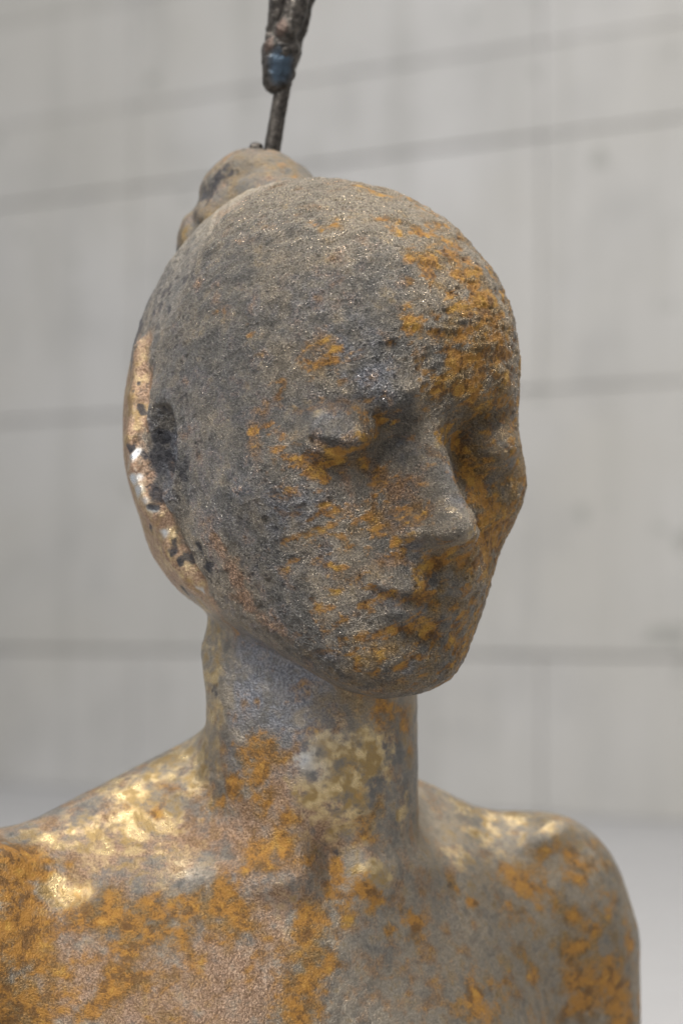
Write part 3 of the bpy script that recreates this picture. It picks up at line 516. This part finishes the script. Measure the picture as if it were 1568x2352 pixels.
def concrete_material(name, floor=False):
    m = NT(name)
    wp = m.t.nodes.new('ShaderNodeNewGeometry').outputs['Position']
    big = m.noise(1.3, 4, 0.55, 0.2, wp, 0.7)
    mid = m.noise(6, 6, 0.6, 0.2, wp, 2.1)
    streak = m.noise(3.0, 5, 0.6, 0.0, m.mapping((6, 6, 0.35), wp), 5.0)
    fine = m.noise(120, 4, 0.6, 0, wp, 8.0)
    if floor:
        col = m.mix(big, (0.33, 0.33, 0.34), (0.41, 0.41, 0.415))
        col = m.mix(m.step(mid, 0.4, 0.75, 0, 0.25), col, (0.34, 0.335, 0.33))
        m.set(Base_Color=col, Roughness=m.step(mid, 0.3, 0.7, 0.32, 0.5), Normal=m.bump(fine, 0.1, 0.002))
        return m.mat
    col = m.mix(m.step(big, 0.35, 0.68), (0.435, 0.423, 0.395), (0.48, 0.474, 0.465))
    col = m.mix(m.step(streak, 0.42, 0.75, 0, 0.4), col, (0.32, 0.313, 0.29))
    col = m.mix(m.step(mid, 0.45, 0.75, 0, 0.5), col, (0.335, 0.33, 0.32))
    spots = m.step(m.noise(13, 2, 0.5, 0, wp, 3.3), 0.67, 0.73, 0, 0.6)
    col = m.mix(spots, col, (0.27, 0.27, 0.25))
    oi = m.t.nodes.new('ShaderNodeObjectInfo')
    col = m.mix(1.0, col, m.mix(oi.outputs['Random'], (0.96, 0.96, 0.955), (1.03, 1.03, 1.035)), 'MULTIPLY')
    pores = m.step(m.voro(55, vec=wp), 0.06, 0.13, 1, 0)
    m.set(Base_Color=col, Roughness=0.8, Normal=m.bump(m.math('SUBTRACT', m.math('ADD', m.math('MULTIPLY', fine, 0.5), mid), pores), 0.25, 0.004))
    return m.mat

BRONZE = bronze_material(); IRON = dark_metal_material()
CONC = concrete_material('board_formed_concrete'); FLOOR = concrete_material('floor_concrete', True)

# ------------------------------------------------------------------ setting: floor and concrete wall
def poly_obj(name, verts, faces, mat, parent=None):
    me = bpy.data.meshes.new(name); me.from_pydata([tuple(v) for v in verts], [], faces); me.update()
    me.materials.append(mat)
    o = bpy.data.objects.new(name, me); COL.objects.link(o)
    if parent: o.parent = parent
    return o
WS = ZC / 0.45
K_W, Y0_W = 0.762, 6.08 * WS - 1.18           # wall plane: y + K x = Y0 (world)
wn = Vector((K_W, 1, 0)).normalized()     # pointing away from the lens
wt = Vector((1, -K_W, 0)).normalized()    # along the wall, to the right (nearer)
w0 = Vector((0, Y0_W, 0))
def wall_pt(s_, z, dep=0.0): return w0 + wt * s_ + wn * dep + Vector((0, 0, z))
def slab(name, s0, s1, z0, z1, d0, d1, mat, parent=None, bev=0.0):
    bm = bmesh.new()
    c = [wall_pt(a, b, e) for e in (d0, d1) for b in (z0, z1) for a in (s0, s1)]
    vs = [bm.verts.new(p) for p in c]
    for f in ((0, 1, 3, 2), (4, 6, 7, 5), (0, 4, 5, 1), (2, 3, 7, 6), (0, 2, 6, 4), (1, 5, 7, 3)):
        bm.faces.new([vs[i] for i in f])
    bmesh.ops.recalc_face_normals(bm, faces=bm.faces)
    if bev: bmesh.ops.bevel(bm, geom=bm.edges[:], offset=bev, segments=2, affect='EDGES')
    me = bpy.data.meshes.new(name); bm.to_mesh(me); bm.free(); me.materials.append(mat)
    o = bpy.data.objects.new(name, me); COL.objects.link(o)
    if parent: o.parent = parent
    return o
fl = poly_obj('floor', [(-7, -4, 0), (7, -4, 0), (7, 9, 0), (-7, 9, 0)], [(0, 1, 2, 3)], FLOOR)
fl['kind'] = 'structure'
wall = slab('wall', -4.2, 4.2, 0.0, 3.4, 0.012, 0.25, CONC); wall['kind'] = 'structure'
S_J = 0.552 * WS                                # a vertical joint, metres along the wall
rows = [(0.0, 0.349, 0.0), (0.349, 0.933, 0.0), (0.933, 1.490, 0.0), (1.490, 1.693, 0.0), (1.693, 1.956, 0.0), (1.956, 2.54, 0.0), (2.54, 3.12, 0.0)]
gap = 0.0018
rows = [(a * WS, b_ * WS, c) for a, b_, c in rows]
for ri, (z0, z1, off) in enumerate(rows):
    pw = 1.19 * WS
    for k in range(-5, 6):
        a = S_J + off + k * pw + (0.45 if ri == 1 else 0.0); b = a + pw
        if b < -3.2 or a > 3.2: continue
        wide = 0.6 * gap if ri < 3 else 0.4 * gap
        rr = random.Random(ri * 31 + k); dd = rr.uniform(-0.003, 0.003); jt = rr.uniform(0.2, 1.1)
        slab('concrete_panel', a + wide * 0.5, b - wide * 0.5, z0 + (0 if ri == 0 else gap * jt * (1 if ri < 4 else 0.3)), z1 - gap * jt * (1 if ri < 3 else 0.3), dd * 0.6 - 0.003, 0.012, CONC, wall, 0.002)

# ------------------------------------------------------------------ the sculpture
bust = bpy.data.objects.new('bronze_bust', None); COL.objects.link(bust)
bust.location = (-0.015, 0.03, 0)
bust['label'] = 'weathered bronze bust of a woman with closed eyes, hair bun and rod on top'
bust['category'] = 'sculpture'
def under(o, parent=bust):
    o.parent = parent; o.matrix_parent_inverse = Matrix.Translation(parent.location).inverted() if parent is bust else Matrix.Identity(4)
    return o

def warp(V):
    w = np.stack([vnoise(V, 0.9, k) * 0.30 + vnoise(V, 2.6, k + 4) * 0.16 for k in (101, 113, 127)], 1)
    return (V + w).astype(np.float32)

def splat(V, kind):
    a = np.zeros(len(V), np.float32)
    for x, y, z, r, w in STROKES.get(kind, ()):
        idx = np.nonzero((np.abs(V[:, 0] - x) < 2.6 * r) & (np.abs(V[:, 2] - z) < 2.6 * r))[0]
        if len(idx) == 0: continue
        dd = ((V[idx] - np.array([x, y, z], np.float32)) ** 2).sum(1)
        a[idx] = np.maximum(a[idx], w * np.exp(-0.5 * dd / (r * r * 1.1)))
    return np.minimum(a, 1.5)

def finish(V, Q, kind):
    """patina and painted highlight maps, grain and pits as real relief"""
    L = to_head(V); r, f, u = L.T
    Vw = warp(V)
    at = {n: splat(Vw, k) for n, k in (('ochre', 'O'), ('brown', 'K'), ('copper', 'C'), ('blue', 'B'), ('polish_glint', 'G'), ('dark', 'D'))}
    sg = lambda x: 1 / (1 + np.exp(-np.clip(x, -40, 40)))
    if kind == 'bust':
        jaw = sg((np.maximum(f, -0.8) * 0.52 + u + 7.9) / 0.25)               # above the jaw line
        seam = np.interp(u, [-7.3, -6.8, -5.6, -4.5, -3.5, -2.1, -0.7, 1.6, 3.4, 4.6, 12], [1.0, 0.6, 0.0, -0.4, -0.7, -1.4, -1.8, -2.0, -2.4, -0.5, -0.3])
        front = sg((f - seam) / 0.18)
        nside = sg(-r / 0.5)
        front = front * nside + (1 - nside) * sg((f + 1.2) / 0.5)
        face = jaw * front
        hair = jaw * (1 - front)
        hi = sg((u - 3.5) / 1.0)
        nearside = sg((-V[:, 0] + 1.5) / 3.0)
        torso = sg((-7.5 - V[:, 2]) / 1.0)
        rough = np.clip(face * 1.0 + hair * (0.30 + 0.3 * hi) + (1 - jaw) * (0.14 + 0.30 * torso * nearside + 0.3 * (1 - torso) * nearside), 0, 1)
        back = hair * sg((3.3 + 0.8 * np.sin(f * 1.7) - u) / 0.3)
        tan = (0.55 * sg((u - 8.3 + 0.15 * r) / 0.9) + 0.3 * sg((u - 4.0) / 1.5)) * jaw + torso * (0.5 - 0.2 * nearside) + back * 0.5
        at['polish_glint'] = np.maximum(at['polish_glint'], back * 0.45)
        at['copper'] = np.maximum(at['copper'], back * 1.0)
        at['ochre'] *= 1 - 0.2 * face - 0.12 * face * sg((u - 3) / 1.0)
        nape = (1 - jaw) * sg((-5.3 + 0.12 * np.sin(V[:, 2] * 2.3) - V[:, 0]) / 0.10) * sg((V[:, 2] + 9.0) / 0.6) * (1 - torso)
        tan = tan + 0.6 * nape
        for k_ in ('blue', 'ochre'): at[k_] *= 1 - nape
        at['polish_glint'] = np.maximum(at['polish_glint'], 0.5 * nape)
        # combed strands gathered towards the bun
        c1 = r; c2 = f * 0.85 + u * 0.5
        phi = np.arctan2(c1, c2)
        sv = np.stack([phi * 11, np.sqrt(c1 * c1 + c2 * c2) * 0.22, np.zeros_like(phi)], 1)
        strands = vnoise(sv, 1.0, 77) + 0.6 * vnoise(sv, 2.3, 79)
        sd = np.full(len(V), 9.0, np.float32)
        for a_, b_ in zip(SEAM, SEAM[1:]): sd = np.minimum(sd, cap(L, a_, b_, 0, 0))
        wid = 0.20 + 0.14 * vnoise(V, 1.1, 14)
        at['dark'] = np.maximum(at['dark'], 1.15 * np.exp(-0.5 * (sd / np.maximum(wid, 0.06)) ** 2))
        earz = face * gau(L, (-7.9, -0.3, -1.4), (1.2, 1.0, 2.2))
        at['dark'] = np.maximum(at['dark'], 0.55 * earz); at['blue'] = np.maximum(at['blue'], 0.9 * earz)
        slate = hair * sg((u + 2.5) / 1.0) * sg((9.2 - u) / 1.0) * (1 - back)
        at['dark'] = np.maximum(at['dark'], 0.5 * slate + 0.25 * slate * np.clip(strands, -1, 1))
        at['brown'] = np.maximum(at['brown'], 0.65 * face * sg((r - 2.2) / 1.2) * sg((2.5 - u) / 1.5))
        at['ochre'] += 0.16 * face * sg((f - 4.5) / 1.0) * sg((4 - u) / 1.0) + 0.16 * torso * nearside + 0.12 * torso + 0.46 * face * sg((r - 1.0) / 1.0) * (1 - 0.75 * gau(L, (3.4, 8.4, -0.3), (1.5, 2.0, 1.3))) + 0.22 * torso * sg((V[:, 0] - 8.5) / 1.5) + 0.20 * (1 - jaw) * (1 - torso)
        at['ochre'] *= 1 - 0.6 * np.clip(at['polish_glint'], 0, 1) * (1 - jaw)
        at['blue'] = np.maximum(at['blue'], 0.3 * face * sg((-r - 0.5) / 1.0) * sg((6 - u) / 1.5))
        at['copper'] += 0.42 * torso * nearside
    else:
        rough = np.full(len(V), 0.5, np.float32); tan = np.full(len(V), 0.05, np.float32); at['brown'] += 0.5; bun_cool = 0.5; at['dark'] *= 0.8
    rough = rough * (1 - 0.75 * np.clip(at['polish_glint'], 0, 1))
    at['cloud3'] = fbm(V, 0.42, 3, 55, 0.6) * 1.6; at['cloud'] = fbm(V, 1.5, 4, 71, 0.62) * 1.5; at['cloud2'] = fbm(V, 2.2, 4, 91, 0.65) * 1.5
    if kind == 'bun': at['cloud3'] = at['cloud3'] - bun_cool
    at['rough'] = rough.astype(np.float32); at['tan'] = np.asarray(tan, np.float32)
    N = vnormals(V, Q)
    P = V
    if kind == 'bust':
        # stroke-like furrows running back from the brow
        st = vnoise(np.stack([r * 0.7 + u * 0.5, f * 0.35, u * 2.2 - f * 0.9], 1), 1.6, 31)
        st2 = vnoise(np.stack([r * 0.5, f * 0.4 + r * 0.3, u * 3.0 - f * 1.4 - r * 0.6], 1), 2.1, 33)
        fur = face * sg((u - 2.6) / 0.5)
        h = (0.045 * st + 0.042 * st2) * fur + 0.055 * fbm(P, 0.8, 3, 3) * (0.3 + 0.7 * rough)
    else:
        ang = np.arctan2(r + 0.3, f + 6.2); rad = np.sqrt((r + 0.3) ** 2 + (f + 6.2) ** 2)
        tw = np.sin(ang * 2 + rad * 1.5 + u * 1.1 + 1.5 * vnoise(P, 0.5, 8))
        h = 0.10 * fbm(P, 0.7, 3, 5) + 0.10 * (np.abs(tw) ** 0.5 - 0.6)
    Pa = np.stack([r * 0.62, f * 0.72, u * 1.25 - 0.45 * r], 1) if kind == 'bust' else P
    rl = fbm(Pa, 2.6, 3, 11, 0.65)
    at['relief'] = np.clip(rl * 2.0, -1, 1)
    calm = 1.0
    if kind == 'bust':
        Am = np.stack([np.abs(r), f, u], 1)
        calm = 1 - 0.75 * np.clip(gau(Am, (3.8, 8.6, -0.4), (1.9, 1.5, 1.5)) + gau(Am, (0, 10.2, -3.2), (1.2, 1.6, 1.6)) + gau(Am, (0.5, 9.2, -7.2), (1.9, 1.2, 0.9)), 0, 1)
    h = h + calm * rough * (0.075 * rl + 0.020 * vnoise(P, 7.5, 21))
    if kind == 'bust':
        h = h + 0.055 * strands * np.clip(hair * sg((u - 1.0) / 1.0) * (1 - back) + 0.5 * face * sg((u - 5.5) / 1.0) * sg((2 - r) / 1.5), 0, 1)
    pit = np.clip(vnoise(P, 4.6, 41) * 0.6 + vnoise(P, 9.0, 43) * 0.5 - 0.42, 0, 1)
    h = h - rough * 0.12 * pit
    h = h - 0.02 * np.clip(at['dark'], 0, 1)
    crust = np.clip(at['ochre'], 0, 1) * rough
    h = h + 0.03 * crust * fbm(P, 5.0, 2, 61)
    return V + N * h[:, None].astype(np.float32), at

V, Q = surface_nets(bust_sdf, (-26, -15, -30.25), (22, 19, 22), 0.30)
V = project(bust_sdf, V, 1)
V, Q = subdivide(V, Q)
V = project(bust_sdf, V, 1, 0.03)
V, Q = subdivide(V, Q)
Lh = to_head(V); sel = np.nonzero((Lh[:, 1] > 0.5) & (Lh[:, 2] > -10.5) & (Lh[:, 2] < 3.0))[0]
V[sel] = project(bust_sdf, V[sel], 1, 0.02)
V, at = finish(V, Q, 'bust')
V[:, 2] = np.maximum(V[:, 2], -ZC * 100)          # sawn flat at the base
body = under(mesh_obj('figure', V, Q, BRONZE, attrs=at))

V, Q = surface_nets(bun_sdf, (-16, -6, 12), (4, 16, 25), 0.22)
V = project(bun_sdf, V, 1); V, Q = subdivide(V, Q); V, Q = subdivide(V, Q)
V, at = finish(V, Q, 'bun')
bun = under(mesh_obj('hair_bun', V, Q, BRONZE, attrs=at))

def lump(name, F, lo, hi, step, amp, freq, seed, blue=None, copper=None, parent=bust):
    V, Q = surface_nets(F, lo, hi, step)
    V = project(F, V, 1); V, Q = subdivide(V, Q)
    N = vnormals(V, Q)
    V = V + N * (amp * fbm(V, freq, 3, seed, 0.6))[:, None]
    at = {'blue': np.zeros(len(V), np.float32), 'copper': np.zeros(len(V), np.float32)}
    if blue: at['blue'] = gau(V, *blue)
    if copper: at['copper'] = gau(V, *copper)
    return under(mesh_obj(name, V, Q, IRON, attrs=at), parent)

YR = 5.4                                           # depth of the rod behind the lens-facing plane, cm
lump('hanging_rod', lambda P: cap(P, (-3.55, YR, 20.0), (-2.72, YR, 25.0), 0.41, 0.38), (-5, 4, 19), (-1.5, 7, 26), 0.12, 0.03, 2.0, 3)
def weld(P):
    d = cap(P, (-2.95, YR, 24.9), (-2.82, YR, 26.3), 0.62, 0.92)
    d = smin(d, ell(P, (-3.15, YR - 0.1, 25.4), (0.55, 0.6, 1.0)), 0.3)
    return d - 0.08 * vnoise(P, 2.2, 5)
lump('weld_bead', weld, (-5, 3.5, 23.5), (-1, 7.5, 28), 0.12, 0.07, 3.0, 9,
     blue=((-2.85, YR - 0.9, 25.5), (0.5, 0.8, 0.75)), copper=((-3.5, YR - 0.7, 26.6), (0.35, 0.6, 0.4)))
def strand(pts, rad, seed, copper=None):
    def F(P):
        d = None
        for (a, b), (ra, rb) in zip(zip(pts, pts[1:]), zip(rad, rad[1:])):
            c = cap(P, a, b, ra, rb); d = c if d is None else smin(d, c, 0.15)
        return d - 0.05 * vnoise(P, 2.5, seed)
    A = np.array(pts); lo = A.min(0) - 1.3; hi = A.max(0) + 1.3
    lump('strand', F, lo, hi, 0.13, 0.07, 3.2, seed, copper=copper)
strand([(-3.15, YR + 0.1, 26.1), (-3.0, YR + 0.3, 27.4), (-2.85, YR + 0.2, 29.0), (-2.3, YR, 32.0), (-1.6, YR, 36)], [0.6, 0.5, 0.55, 0.5, 0.4], 5)
strand([(-2.75, YR - 0.2, 26.0), (-2.55, YR - 0.45, 27.2), (-2.1, YR - 0.3, 28.4), (-1.65, YR - 0.1, 30.0), (-1.0, YR, 34)], [0.62, 0.55, 0.55, 0.5, 0.4], 15, ((-2.9, YR - 1.0, 27.3), (0.35, 0.6, 0.5)))
strand([(-2.5, YR + 0.4, 26.2), (-2.1, YR + 0.5, 27.6), (-1.75, YR + 0.4, 29.0), (-1.9, YR + 0.2, 31.5), (-0.9, YR, 35)], [0.5, 0.5, 0.5, 0.45, 0.4], 25)
lump('broken_stub', lambda P: cap(P, (-4.15, YR, 20.6), (-4.02, YR, 21.75), 0.42, 0.34), (-5.2, 4.2, 19.8), (-3, 6.6, 23), 0.12, 0.10, 3.0, 33)
